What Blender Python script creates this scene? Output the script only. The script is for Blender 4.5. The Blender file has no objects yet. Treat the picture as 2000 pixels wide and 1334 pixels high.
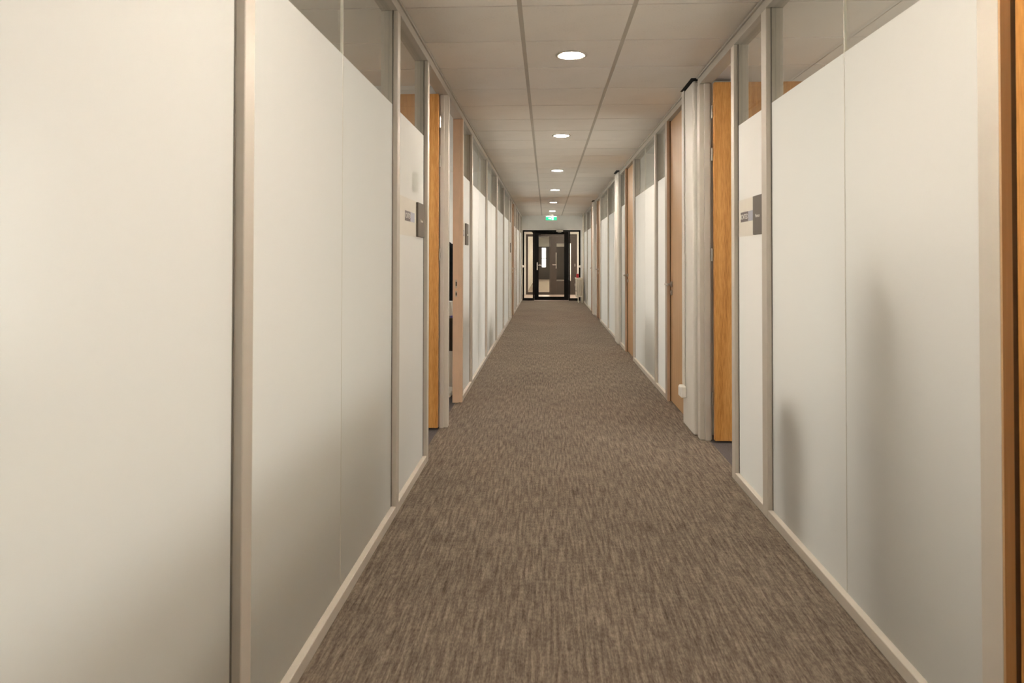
import bpy, bmesh, math, random
from mathutils import Vector, Matrix

random.seed(7)
S = bpy.context.scene
COL = S.collection

# ------------------------------------------------------------------ camera
F_PX = 1380.0
EYE = 1.281
YAW = math.atan(67.5 / F_PX)          # the camera looks slightly to the left of the corridor axis
PITCH = 0.0153
ROLL = 0.0015
cam_d = bpy.data.cameras.new('camera')
cam_d.sensor_width = 36.0
cam_d.lens = 36.0 * F_PX / 2000.0
cam_d.shift_y = -183.0 / 2000.0
cam_d.clip_start = 0.05
cam_d.clip_end = 300
cam_d.dof.use_dof = True
cam_d.dof.focus_distance = 7.0
cam_d.dof.aperture_fstop = 6.3
cam = bpy.data.objects.new('camera', cam_d)
COL.objects.link(cam)
cam.matrix_world = (Matrix.Translation((0, 0, EYE)) @ Matrix.Rotation(YAW, 4, 'Z')
                    @ Matrix.Rotation(math.pi / 2 + PITCH, 4, 'X') @ Matrix.Rotation(ROLL, 4, 'Z'))
S.camera = cam

# ------------------------------------------------------------------ world, exposure
W = bpy.data.worlds.new('overcast_sky')
S.world = W
W.use_nodes = True
bg = W.node_tree.nodes['Background']
bg.inputs['Color'].default_value = (1.0, 0.98, 0.96, 1)
bg.inputs['Strength'].default_value = 2.15
S.view_settings.view_transform = 'Standard'
S.view_settings.look = 'None'
S.view_settings.gamma = 1.0
S.view_settings.use_curve_mapping = False
S.view_settings.exposure = 1.29
S.cycles.use_denoising = True
S.cycles.max_bounces = 7
S.cycles.use_light_tree = False
S.cycles.diffuse_bounces = 5
S.cycles.glossy_bounces = 3
S.cycles.use_adaptive_sampling = True
S.cycles.adaptive_threshold = 0.03
S.cycles.transmission_bounces = 6
S.cycles.transparent_max_bounces = 12
S.cycles.sample_clamp_indirect = 6.0
S.cycles.caustics_reflective = False

DOWNLIGHT = 228.0        # emission of the corridor downlights
ROOM_FILL = 3.7         # emission of the unseen lamps added to light the offices

# ------------------------------------------------------------------ dimensions
XL, XR = -0.748, 1.088          # faces of the two glazed walls
ZC = 2.60                       # ceiling
Y0, YE = -1.85, 21.62           # ends of the corridor
REC = 0.027                     # recess of the glass
DEP = 0.085                     # depth of the partition frame
ZFROST = 2.055
OUT_L, OUT_R = -4.7, 5.0        # outer walls of the offices
def LY(z): return z - 0.037     # camera depth -> corridor coordinate on the two walls
def RY(z): return z + 0.053

# ------------------------------------------------------------------ materials
MATS = {}
def new_mat(name):
    m = bpy.data.materials.new(name); m.use_nodes = True
    nt = m.node_tree; nt.nodes.clear()
    out = nt.nodes.new('ShaderNodeOutputMaterial')
    MATS[name] = m
    return m, nt, out
def principled(nt, color, rough, metal=0.0, spec=0.5):
    p = nt.nodes.new('ShaderNodeBsdfPrincipled')
    p.inputs['Base Color'].default_value = (*color, 1)
    p.inputs['Roughness'].default_value = rough
    p.inputs['Metallic'].default_value = metal
    p.inputs['Specular IOR Level'].default_value = spec
    return p
def noise(nt, scale, detail=4.0, vec=None, rough=0.55):
    n = nt.nodes.new('ShaderNodeTexNoise')
    n.inputs['Scale'].default_value = scale
    n.inputs['Detail'].default_value = detail
    n.inputs['Roughness'].default_value = rough
    if vec is not None: nt.links.new(vec, n.inputs['Vector'])
    return n
def mapped(nt, scale, coord='Object'):
    tc = nt.nodes.new('ShaderNodeTexCoord')
    mp = nt.nodes.new('ShaderNodeMapping')
    mp.inputs['Scale'].default_value = scale
    nt.links.new(tc.outputs[coord], mp.inputs['Vector'])
    return mp.outputs['Vector']
def ramp(nt, fac, stops):
    r = nt.nodes.new('ShaderNodeValToRGB')
    e = r.color_ramp.elements
    while len(e) < len(stops): e.new(0.5)
    for k, (p, c) in enumerate(stops):
        e[k].position = p; e[k].color = (*c, 1)
    nt.links.new(fac, r.inputs['Fac'])
    return r.outputs['Color']
def bump(nt, h, strength, dist, p):
    b = nt.nodes.new('ShaderNodeBump')
    b.inputs['Strength'].default_value = strength
    b.inputs['Distance'].default_value = dist
    nt.links.new(h, b.inputs['Height']); nt.links.new(b.outputs['Normal'], p.inputs['Normal'])
def paint(name, color, rough=0.45, var=0.05, scale=6.0, spec=0.4, metal=0.0, fine=0.0):
    m, nt, out = new_mat(name)
    p = principled(nt, color, rough, metal, spec)
    n = noise(nt, scale, 5, mapped(nt, (1, 1, 1)))
    a = tuple(c * (1 - var) for c in color); b = tuple(min(1, c * (1 + var)) for c in color)
    nt.links.new(ramp(nt, n.outputs['Fac'], [(0.3, a), (0.7, b)]), p.inputs['Base Color'])
    if fine:
        n2 = noise(nt, 300, 2, mapped(nt, (1, 1, 1)))
        bump(nt, n2.outputs['Fac'], fine, 0.002, p)
    nt.links.new(p.outputs[0], out.inputs[0])
    return m
def emit(name, color, strength):
    m, nt, out = new_mat(name)
    e = nt.nodes.new('ShaderNodeEmission')
    e.inputs['Color'].default_value = (*color, 1); e.inputs['Strength'].default_value = strength
    nt.links.new(e.outputs[0], out.inputs[0])
    return m

paint('frame_grey', (0.58, 0.53, 0.465), 0.42, 0.02)
paint('frame_brown', (0.52, 0.37, 0.265), 0.38, 0.05)
paint('frame_taupe', (0.40, 0.335, 0.275), 0.4, 0.04)
paint('shade_brown', (0.115, 0.066, 0.034), 0.5, 0.08)
paint('frame_tan', (0.70, 0.535, 0.40), 0.4, 0.05)
paint('jamb_grey', (0.56, 0.52, 0.47), 0.5, 0.04)
paint('trim_grey', (0.50, 0.46, 0.40), 0.45, 0.04)
paint('column_white', (0.67, 0.635, 0.58), 0.5, 0.02)
paint('plaster_white', (0.82, 0.80, 0.76), 0.75, 0.025, fine=0.1)
paint('plastic_white', (0.85, 0.82, 0.77), 0.35, 0.02)
paint('radiator_white', (0.80, 0.74, 0.62), 0.35, 0.03)
paint('tee_bar', (0.56, 0.51, 0.44), 0.5, 0.04)
paint('cross_tee', (0.30, 0.265, 0.22), 0.6, 0.05)
paint('gasket_dark', (0.17, 0.15, 0.125), 0.6, 0.1)
paint('void_dark', (0.03, 0.028, 0.025), 0.9, 0.1)
paint('black_frame', (0.006, 0.0055, 0.0055), 0.6, 0.1, spec=0.15)
paint('bronze_frame', (0.06, 0.046, 0.038), 0.45, 0.08)
paint('black_cloth', (0.012, 0.012, 0.014), 0.95, 0.3, 20, fine=0.4)
paint('grey_cloth', (0.10, 0.092, 0.082), 0.95, 0.2, 20, fine=0.4)
paint('dark_plastic', (0.035, 0.033, 0.03), 0.5, 0.1)
paint('plate_dark', (0.105, 0.085, 0.065), 0.45, 0.05)
paint('logo_dark', (0.14, 0.115, 0.115), 0.5, 0.06)
paint('logo_pale', (0.46, 0.47, 0.55), 0.5, 0.03)
paint('letter_white', (0.85, 0.83, 0.78), 0.5, 0.02)
paint('paper', (0.85, 0.83, 0.78), 0.8, 0.02)
paint('paper_olive', (0.42, 0.42, 0.30), 0.8, 0.04)
paint('cabinet_olive', (0.55, 0.49, 0.30), 0.6, 0.06)
paint('cabinet_grey', (0.30, 0.29, 0.26), 0.6, 0.06)
paint('red_paint', (0.42, 0.015, 0.02), 0.35, 0.08)
paint('blue_box', (0.12, 0.12, 0.45), 0.5, 0.08)
paint('silicone', (0.75, 0.72, 0.64), 0.4, 0.03)
paint('metal_satin', (0.55, 0.52, 0.47), 0.32, 0.05, metal=1.0)
paint('metal_bright', (0.72, 0.70, 0.66), 0.25, 0.04, metal=1.0)
paint('lobby_floor', (0.36, 0.27, 0.225), 0.5, 0.08)
paint('green_board', (0.01, 0.36, 0.17), 0.5, 0.03)
emit('lamp_warm', (1.0, 0.885, 0.745), DOWNLIGHT)
emit('fill_office', (1.0, 0.95, 0.89), ROOM_FILL)
emit('fill_lobby', (1.0, 0.88, 0.72), 40.0)
emit('sign_white', (0.75, 1.0, 0.86), 1.6)
emit('sign_green', (0.03, 0.42, 0.20), 0.9)

# ceiling tile: mineral fibre, warm white with fine specks
m, nt, out = new_mat('ceiling_tile')
p = principled(nt, (0.7, 0.66, 0.6), 0.85, 0, 0.2)
oi = nt.nodes.new('ShaderNodeObjectInfo')
n1 = noise(nt, 90, 3, mapped(nt, (1, 1, 1)), 0.7)
n2 = noise(nt, 2.5, 3, mapped(nt, (1, 1, 1), 'Generated'))
mx = nt.nodes.new('ShaderNodeMath'); mx.operation = 'MULTIPLY_ADD'
nt.links.new(n1.outputs['Fac'], mx.inputs[0]); mx.inputs[1].default_value = 0.55
m2 = nt.nodes.new('ShaderNodeMath'); m2.operation = 'MULTIPLY'; m2.inputs[1].default_value = 0.45
nt.links.new(n2.outputs['Fac'], m2.inputs[0]); nt.links.new(m2.outputs[0], mx.inputs[2])
c = ramp(nt, mx.outputs[0], [(0.30, (0.83, 0.775, 0.705)), (0.46, (0.915, 0.86, 0.79)), (0.7, (0.93, 0.88, 0.815))])
hv = nt.nodes.new('ShaderNodeHueSaturation')
mr = nt.nodes.new('ShaderNodeMapRange'); mr.inputs['To Min'].default_value = 0.96; mr.inputs['To Max'].default_value = 1.03
nt.links.new(oi.outputs['Random'], mr.inputs['Value']); nt.links.new(mr.outputs[0], hv.inputs['Value'])
nt.links.new(c, hv.inputs['Color']); nt.links.new(hv.outputs[0], p.inputs['Base Color'])
bump(nt, n1.outputs['Fac'], 0.25, 0.002, p)
nt.links.new(p.outputs[0], out.inputs[0])

# woven carpet, streaks run along the corridor
def carpet(name, dark, mid, light, sx, sy):
    m, nt, out = new_mat(name)
    p = principled(nt, mid, 0.95, 0, 0.15)
    a = noise(nt, 1.0, 3, mapped(nt, (sx, sy, 1)), 0.6)
    b = noise(nt, 1.0, 2, mapped(nt, (sx * 2.6, sy * 9, 1)), 0.6)
    d = noise(nt, 1.6, 3, mapped(nt, (1, 0.7, 1)), 0.5)
    f = noise(nt, 1.0, 2, mapped(nt, (sx * 0.35, sy * 6, 1)), 0.6)
    def madd(x, k, y=None):
        n = nt.nodes.new('ShaderNodeMath'); n.operation = 'MULTIPLY_ADD'
        nt.links.new(x, n.inputs[0]); n.inputs[1].default_value = k
        if y is None: n.inputs[2].default_value = 0
        else: nt.links.new(y, n.inputs[2])
        return n.outputs[0]
    v = madd(a.outputs['Fac'], 0.48, madd(b.outputs['Fac'], 0.27, madd(f.outputs['Fac'], 0.15, madd(d.outputs['Fac'], 0.10))))
    nt.links.new(ramp(nt, v, [(0.36, dark), (0.50, mid), (0.64, light)]), p.inputs['Base Color'])
    bump(nt, v, 0.5, 0.004, p)
    nt.links.new(p.outputs[0], out.inputs[0])
carpet('carpet_corridor', (0.070, 0.052, 0.038), (0.160, 0.128, 0.098), (0.285, 0.236, 0.187), 85, 6)
carpet('carpet_office', (0.055, 0.049, 0.049), (0.10, 0.09, 0.09), (0.16, 0.145, 0.14), 140, 120)

# oak veneer with vertical grain
m, nt, out = new_mat('oak_veneer')
p = principled(nt, (0.5, 0.25, 0.08), 0.42, 0, 0.45)
g = noise(nt, 1.0, 4, mapped(nt, (260, 260, 14)), 0.6)
g2 = noise(nt, 1.0, 3, mapped(nt, (22, 22, 0.8)), 0.5)
ad = nt.nodes.new('ShaderNodeMath'); ad.operation = 'MULTIPLY_ADD'; ad.inputs[1].default_value = 0.6
m2 = nt.nodes.new('ShaderNodeMath'); m2.operation = 'MULTIPLY'; m2.inputs[1].default_value = 0.4
nt.links.new(g2.outputs['Fac'], m2.inputs[0]); nt.links.new(g.outputs['Fac'], ad.inputs[0]); nt.links.new(m2.outputs[0], ad.inputs[2])
nt.links.new(ramp(nt, ad.outputs[0], [(0.34, (0.37, 0.155, 0.034)), (0.5, (0.56, 0.265, 0.070)), (0.66, (0.70, 0.375, 0.125))]), p.inputs['Base Color'])
bump(nt, g.outputs['Fac'], 0.08, 0.002, p)
nt.links.new(p.outputs[0], out.inputs[0])
# closed doors: grazing sheen of the wood put into a paler, smooth brown
m, nt, out = new_mat('brown_veneer')
p = principled(nt, (0.5, 0.25, 0.08), 0.40, 0, 0.45)
g = noise(nt, 1.0, 4, mapped(nt, (60, 60, 2.0)), 0.55)
nt.links.new(ramp(nt, g.outputs['Fac'], [(0.3, (0.47, 0.28, 0.135)), (0.7, (0.57, 0.355, 0.18))]), p.inputs['Base Color'])
nt.links.new(p.outputs[0], out.inputs[0])

# clear glass: passes light straight, mirrors by angle
m, nt, out = new_mat('clear_glass')
tr = nt.nodes.new('ShaderNodeBsdfTransparent'); tr.inputs['Color'].default_value = (0.975, 0.98, 0.965, 1)
gl = nt.nodes.new('ShaderNodeBsdfGlossy'); gl.inputs['Roughness'].default_value = 0.02
fr = nt.nodes.new('ShaderNodeFresnel'); fr.inputs['IOR'].default_value = 1.35
ms = nt.nodes.new('ShaderNodeMixShader')
sc_ = nt.nodes.new('ShaderNodeMath'); sc_.operation = 'MULTIPLY'; sc_.inputs[1].default_value = 0.3
nt.links.new(fr.outputs[0], sc_.inputs[0]); nt.links.new(sc_.outputs[0], ms.inputs[0])
nt.links.new(tr.outputs[0], ms.inputs[1]); nt.links.new(gl.outputs[0], ms.inputs[2]); nt.links.new(ms.outputs[0], out.inputs[0])

# frosting film: blurred transmission + milky scattering
m, nt, out = new_mat('frost_film')
rf = nt.nodes.new('ShaderNodeBsdfRefraction'); rf.inputs['Color'].default_value = (0.97, 0.97, 0.95, 1)
rf.inputs['Roughness'].default_value = 0.72; rf.inputs['IOR'].default_value = 1.10
tl = nt.nodes.new('ShaderNodeBsdfTranslucent'); tl.inputs['Color'].default_value = (0.95, 0.94, 0.92, 1)
df = nt.nodes.new('ShaderNodeBsdfDiffuse'); df.inputs['Color'].default_value = (0.92, 0.90, 0.86, 1)
m1 = nt.nodes.new('ShaderNodeMixShader'); m1.inputs[0].default_value = 0.86
m2 = nt.nodes.new('ShaderNodeMixShader'); m2.inputs[0].default_value = 0.38
nt.links.new(rf.outputs[0], m1.inputs[1]); nt.links.new(tl.outputs[0], m1.inputs[2])
nt.links.new(m1.outputs[0], m2.inputs[1]); nt.links.new(df.outputs[0], m2.inputs[2])
nt.links.new(m2.outputs[0], out.inputs[0])

m, nt, out = new_mat('film_white')
tl = nt.nodes.new('ShaderNodeBsdfTranslucent'); tl.inputs['Color'].default_value = (0.95, 0.92, 0.87, 1)
df = nt.nodes.new('ShaderNodeBsdfDiffuse'); df.inputs['Color'].default_value = (0.85, 0.81, 0.75, 1)
m1 = nt.nodes.new('ShaderNodeMixShader'); m1.inputs[0].default_value = 0.55
nt.links.new(tl.outputs[0], m1.inputs[1]); nt.links.new(df.outputs[0], m1.inputs[2]); nt.links.new(m1.outputs[0], out.inputs[0])

# ------------------------------------------------------------------ mesh helpers
def empty(name, loc=(0, 0, 0)):
    o = bpy.data.objects.new(name, None); COL.objects.link(o); o.location = loc
    o.empty_display_size = 0.1
    return o
def tag(o, label, cat=None, group=None, kind=None):
    o['label'] = label
    if cat: o['category'] = cat
    if group: o['group'] = group
    if kind: o['kind'] = kind
    return o
class MB:
    """collects shapes, builds one mesh object"""
    def __init__(self): self.bm = bmesh.new()
    def box(self, x0, x1, y0, y1, z0, z1, bev=0.0, seg=1):
        x0, x1 = sorted((x0, x1)); y0, y1 = sorted((y0, y1)); z0, z1 = sorted((z0, z1))
        t = bmesh.new()
        bmesh.ops.create_cube(t, size=1.0)
        for v in t.verts:
            v.co = Vector(((x0 + x1) / 2 + v.co.x * (x1 - x0), (y0 + y1) / 2 + v.co.y * (y1 - y0), (z0 + z1) / 2 + v.co.z * (z1 - z0)))
        if bev > 0:
            bmesh.ops.bevel(t, geom=t.edges[:], offset=bev, segments=seg, profile=0.5, affect='EDGES')
        self._merge(t); return self
    def _merge(self, t):
        me = bpy.data.meshes.new('tmp'); t.to_mesh(me); t.free()
        self.bm.from_mesh(me); bpy.data.meshes.remove(me)
    def cyl(self, p0, p1, r0, r1=None, n=16, caps=True):
        r1 = r0 if r1 is None else r1
        p0, p1 = Vector(p0), Vector(p1); d = (p1 - p0).normalized()
        u = d.orthogonal().normalized(); w = d.cross(u)
        bm = self.bm; A = []; B = []
        for i in range(n):
            a = 2 * math.pi * i / n; k = u * math.cos(a) + w * math.sin(a)
            A.append(bm.verts.new(p0 + k * r0)); B.append(bm.verts.new(p1 + k * r1))
        for i in range(n):
            j = (i + 1) % n; bm.faces.new((A[i], A[j], B[j], B[i]))
        if caps: bm.faces.new(A[::-1]); bm.faces.new(B)
        return self
    def tube(self, pts, r, n=10):
        pts = [Vector(q) for q in pts]; bm = self.bm; rings = []
        for i, q in enumerate(pts):
            d = (pts[min(i + 1, len(pts) - 1)] - pts[max(i - 1, 0)]).normalized()
            u = d.cross(Vector((0.013, 0.021, 1))) if abs(d.z) < 0.95 else d.cross(Vector((1, 0.01, 0)))
            u.normalize(); w = d.cross(u)
            rr = r[i] if isinstance(r, (list, tuple)) else r
            rings.append([bm.verts.new(q + (u * math.cos(2 * math.pi * k / n) + w * math.sin(2 * math.pi * k / n)) * rr) for k in range(n)])
        for a, b in zip(rings, rings[1:]):
            for k in range(n):
                j = (k + 1) % n; bm.faces.new((a[k], a[j], b[j], b[k]))
        bm.faces.new(rings[0][::-1]); bm.faces.new(rings[-1]); return self
    def lathe(self, prof, c=(0, 0, 0), n=28, caps=True):
        bm = self.bm; rings = []
        for r, z in prof:
            rings.append([bm.verts.new((c[0] + r * math.cos(2 * math.pi * k / n), c[1] + r * math.sin(2 * math.pi * k / n), c[2] + z)) for k in range(n)])
        for a, b in zip(rings, rings[1:]):
            for k in range(n):
                j = (k + 1) % n; bm.faces.new((a[k], a[j], b[j], b[k]))
        if caps and prof[0][0] > 1e-5: bm.faces.new(rings[0][::-1])
        if caps and prof[-1][0] > 1e-5: bm.faces.new(rings[-1])
        return self
    def poly(self, pts, thick, axis):
        """extrude a flat outline by the vector `axis`*thick"""
        bm = self.bm; ax = Vector(axis) * thick
        A = [bm.verts.new(Vector(q)) for q in pts]; B = [bm.verts.new(Vector(q) + ax) for q in pts]
        bm.faces.new(A); bm.faces.new(B[::-1])
        for i in range(len(A)):
            j = (i + 1) % len(A); bm.faces.new((A[j], A[i], B[i], B[j]))
        return self
    def build(self, name, mat, parent=None, smooth=False, keep=False):
        if not keep: bmesh.ops.recalc_face_normals(self.bm, faces=self.bm.faces[:])
        me = bpy.data.meshes.new(name); self.bm.to_mesh(me); self.bm.free()
        me.materials.append(MATS[mat])
        if smooth:
            for f in me.polygons: f.use_smooth = True
        o = bpy.data.objects.new(name, me); COL.objects.link(o)
        if parent is not None:
            off = Vector(parent.location)
            q = parent.parent
            while q is not None: off += Vector(q.location); q = q.parent
            me.transform(Matrix.Translation(-off)); o.parent = parent
        return o
def box(name, x0, x1, y0, y1, z0, z1, mat, parent=None, bev=0.0):
    return MB().box(x0, x1, y0, y1, z0, z1, bev).build(name, mat, parent)
def world_loc(o):
    v = Vector(o.location)
    while o.parent: o = o.parent; v += Vector(o.location)
    return v

# ------------------------------------------------------------------ floors
f = box('floor', XL - 0.06, XR + 0.06, Y0, YE + 0.02, -0.06, 0.0, 'carpet_corridor')
tag(f, 'long streaked brown-grey woven carpet of the corridor', 'floor', kind='structure')
f = box('floor_left', OUT_L - 0.2, XL - 0.0605, Y0, YE + 0.2, -0.07, -0.003, 'carpet_office')
tag(f, 'dark grey office carpet beyond the glass wall with two open doors', 'floor', kind='structure')
f = box('floor_right', XR + 0.0605, OUT_R + 0.2, Y0, YE + 0.2, -0.07, -0.003, 'carpet_office')
tag(f, 'dark grey office carpet beyond the glass wall with the white columns', 'floor', kind='structure')

# ------------------------------------------------------------------ ceilings
TEE_X = (-0.1415, 0.459)
ROW0 = 3.67
ceil = box('ceiling', XL - 0.12, XR + 0.12, Y0, YE + 0.1, ZC + 0.02, ZC + 0.12, 'void_dark')
tag(ceil, 'suspended ceiling of square tiles above the corridor', 'ceiling', kind='structure')
TILE_MESH = {}
def tile(parent, x0, x1, y0, y1, z=ZC):
    key = (round(x1 - x0, 4), round(y1 - y0, 4))
    if key not in TILE_MESH:
        w, d = key
        b = MB().box(-w / 2, w / 2, -d / 2, d / 2, 0, 0.018, 0.0012)
        o = b.build('ceiling_tile', 'ceiling_tile', parent); me = o.data
        me.transform(Matrix.Translation(world_loc(parent)))
        TILE_MESH[key] = me
    else:
        o = bpy.data.objects.new('ceiling_tile', TILE_MESH[key]); COL.objects.link(o); o.parent = parent
    o.location = Vector(((x0 + x1) / 2, (y0 + y1) / 2, z + random.uniform(-0.0006, 0.0006))) - world_loc(parent)
    return o
rows = []
y = ROW0 - 0.6 * 9
while y < YE:
    rows.append((max(y, Y0), min(y + 0.6, YE))); y += 0.6
rows = [r for r in rows if r[1] - r[0] > 0.1 and r[1] > Y0]
cols = [(XL - 0.02, TEE_X[0] - 0.0125), (TEE_X[0] + 0.0125, TEE_X[1] - 0.0125), (TEE_X[1] + 0.0125, XR + 0.02)]
for (ya, yb) in rows:
    for (xa, xb) in cols:
        tile(ceil, xa, xb, ya + 0.0075, yb - 0.0075)
for (ya, yb) in rows[1:]:
    for (xa, xb) in cols:
        box('cross_tee', xa, xb, ya - 0.0075, ya + 0.0075, ZC + 0.006, ZC + 0.016, 'cross_tee', ceil)
for tx in TEE_X:
    box('tee_bar', tx - 0.0125, tx + 0.0125, Y0, YE, ZC + 0.003, ZC + 0.015, 'tee_bar', ceil)

def office_ceiling(name, xa, xb, label, tiled):
    c = box(name, xa, xb, Y0, YE + 0.1, ZC + 0.02, ZC + 0.12, 'plaster_white')
    tag(c, label, 'ceiling', kind='structure')
    t0, t1 = tiled
    near, far = (xa, xb)
    sgn = 1 if abs(xb) > abs(xa) else -1
    inner = xa if sgn > 0 else xb
    for (ya, yb) in rows:
        if ya < t0 or yb > t1: continue
        for k in range(5):
            x0 = inner + sgn * 0.6 * k; x1 = x0 + sgn * 0.576
            lo, hi = sorted((x0, x1))
            tile(c, lo, hi, ya + 0.0060, yb - 0.0060)
    for k in range(1, 6):
        x0 = inner + sgn * (0.6 * k - 0.012)
        box('tee_bar', x0 - 0.012, x0 + 0.012, t0, t1, ZC + 0.003, ZC + 0.015, 'plastic_white', c)
    x0 = inner + sgn * 3.0
    lo, hi = sorted((x0, far if sgn > 0 else near))
    box('ceiling_board', lo, hi, Y0, YE + 0.1, ZC, ZC + 0.018, 'plaster_white', c)
    lo, hi = sorted((inner, x0))
    for (ya, yb) in ((Y0, max(t0, Y0)), (t1, YE + 0.1)):
        yb2 = [r for r in rows if r[0] >= t0 and r[1] <= t1]
        if ya == Y0: yb = min(r[0] for r in yb2)
        else: ya = max(r[1] for r in yb2)
        box('ceiling_board', lo, hi, ya, yb, ZC, ZC + 0.018, 'plaster_white', c)
    return c
office_ceiling('ceiling_left', OUT_L - 0.2, XL - 0.125, 'tiled office ceiling seen above the frosting opposite the white columns', (0.05, 5.5))
office_ceiling('ceiling_right', XR + 0.125, OUT_R + 0.2, 'tiled office ceiling seen above the frosting beside the white columns', (0.6, 5.5))

# ------------------------------------------------------------------ downlights
dl = empty('downlight', (0.159, ROW0 + 0.9, ZC))
ring = MB().lathe([(0.078, 0.0), (0.079, -0.004), (0.090, -0.007), (0.101, -0.0045), (0.103, 0.0)], (0.159, ROW0 + 0.9, ZC), 40)
ring.build('trim_ring', 'tee_bar', dl, smooth=True)
MB().lathe([(0.0005, -0.0025), (0.078, -0.0025), (0.0785, 0.0)], (0.159, ROW0 + 0.9, ZC), 40).build('diffuser', 'lamp_warm', dl)
ords = ['out of view above the camera', 'nearest', 'second', 'third', 'fourth', 'fifth', 'sixth']
kids = list(dl.children)
for k in range(7):
    if k == 0: o = dl
    else:
        o = dl.copy(); COL.objects.link(o)
        for ch in kids:
            c2 = ch.copy(); COL.objects.link(c2); c2.parent = o
    kk = [1, 0, 2, 3, 4, 5, 6][k]
    o.location = (0.159, ROW0 + 0.9 + 3.0 * (kk - 1), ZC)
    lab = ['round recessed ceiling downlight directly above the camera, out of view',
           'largest round recessed downlight, nearest of the ceiling row', 'second round downlight of the ceiling row, next after the largest',
           'third round downlight of the ceiling row', 'fourth round downlight of the ceiling row',
           'fifth round downlight of the ceiling row, last but one before the exit sign', 'smallest round downlight, just above the exit sign'][kk]
    tag(o, lab, 'ceiling light', 'downlights in the corridor ceiling')

# ------------------------------------------------------------------ glazed walls
class Wall:
    def __init__(self, side):
        self.s = -1 if side == 'left' else 1
        self.x = XL if side == 'left' else XR
        self.Y = LY if side == 'left' else RY
        self.root = empty('wall_' + side, (self.x, 0, 0))
        self.side = side
    def X(self, d): return self.x + self.s * d            # d = depth behind the wall face
    def post(self, a, b, mat='frame_grey'):
        ya, yb = self.Y(a), self.Y(b)
        box('post', self.X(0), self.X(DEP), ya, yb, 0.0, 2.53, mat, self.root, 0.002)
    def rails(self, a, b):
        ya, yb = self.Y(a), self.Y(b)
        box('plinth', self.X(0.0006), self.X(DEP - 0.001), ya, yb, 0.0, 0.045, 'frame_grey', self.root, 0.002)
    def head(self, a, b):
        ya, yb = self.Y(a), self.Y(b)
        box('head_rail', self.X(0.001), self.X(DEP + 0.002), ya, yb, 2.5302, 2.578, 'trim_grey', self.root, 0.002)
        box('edge_trim', self.X(-0.008), self.X(0.05), ya, yb, 2.5784, 2.592, 'trim_grey', self.root, 0.0015)
        box('shadow_gap', self.X(0.004), self.X(0.05), ya, yb, 2.5925, ZC + 0.019, 'gasket_dark', self.root)
    def pane(self, a, b):
        ya, yb = self.Y(a), self.Y(b)
        g = box('pane', self.X(REC), self.X(REC + 0.008), ya + 0.001, yb - 0.001, 0.040, 2.535, 'clear_glass', self.root)
        # adhesive film on the corridor side
        mb = MB(); bm = mb.bm; xf = self.X(REC - 0.0012)
        vs = [bm.verts.new((xf, yy, zz)) for yy, zz in ((ya, 0.040), (yb, 0.040), (yb, ZFROST), (ya, ZFROST))]
        fc = bm.faces.new(vs); fc.normal_update()
        if fc.normal.x * self.s > 0: fc.normal_flip()
        mb.build('frosting_film', 'frost_film', g, keep=True)
        return g
    def bay(self, a, b, panes):
        self.rails(a, b)
        w = (b - a) / panes
        for k in range(panes):
            ga = a + k * w + (0.0015 if k else 0); gb = a + (k + 1) * w - (0.0015 if k < panes - 1 else 0)
            self.pane(ga, gb)
            if k:
                yy = self.Y(a + k * w)
                box('joint', self.X(REC - 0.0020), self.X(REC + 0.0085), yy - 0.002, yy + 0.002, 0.045, 2.53, 'silicone', self.root)
        for e, sg in ((a, 1), (b, -1)):
            yy = self.Y(e)
            box('gasket', self.X(REC - 0.004), self.X(REC + 0.0), yy, yy + sg * 0.006, 0.045, 2.53, 'gasket_dark', self.root)

WL = Wall('left'); WR = Wall('right')
tag(WL.root, 'long partly frosted glass wall with two open doors in a row', 'glass wall', kind='structure')
tag(WR.root, 'long partly frosted glass wall interrupted by white columns', 'glass wall', kind='structure')
WL.head(-1.81, 21.65); 
for a, b in ((-1.9, 5.09), (5.55, 10.50), (10.95, 15.90), (16.35, 21.56)): WR.head(a, b)

LP = [(-1.86, -1.80), (-0.06, 0.0), (1.75, 1.81), (3.545, 3.61), (4.45, 4.51), (5.385, 5.455), (7.12, 7.19),
      (8.94, 9.0), (10.73, 10.79), (12.52, 12.58), (14.33, 14.39), (15.24, 15.30), (17.1, 17.16), (18.0, 18.06), (19.8, 19.86), (21.58, 21.65)]
for a, b in LP: WL.post(a, b)
for a, b in ((6.315, 6.37), (16.2, 16.26)): WL.post(a, b, 'frame_tan' if a < 10 else 'frame_brown')
for a, b, n in ((-1.80, -0.06, 2), (0.0, 1.75, 2), (1.81, 3.545, 2), (3.61, 4.45, 1), (6.37, 7.12, 1), (7.19, 8.94, 2), (9.0, 10.73, 2),
                (10.79, 12.52, 2), (12.58, 14.33, 2), (14.39, 15.24, 1), (16.26, 17.1, 1), (17.16, 18.0, 1), (18.06, 19.8, 2), (19.86, 21.58, 2)):
    WL.bay(a, b, n)
RP = [(-1.9, -1.84), (-0.06, 0.0), (0.80, 0.85), (1.70, 1.785), (3.50, 3.58), (4.105, 4.17), (5.03, 5.11), (7.085, 7.15), (8.87, 8.94),
      (12.60, 12.67), (14.43, 14.50), (19.1, 19.17), (20.9, 20.97)]
for a, b in RP: WR.post(a, b)
for a, b in ((6.40, 6.50), (9.79, 9.86), (15.33, 15.40), (17.23, 17.30)): WR.post(a, b, 'frame_taupe')
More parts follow.
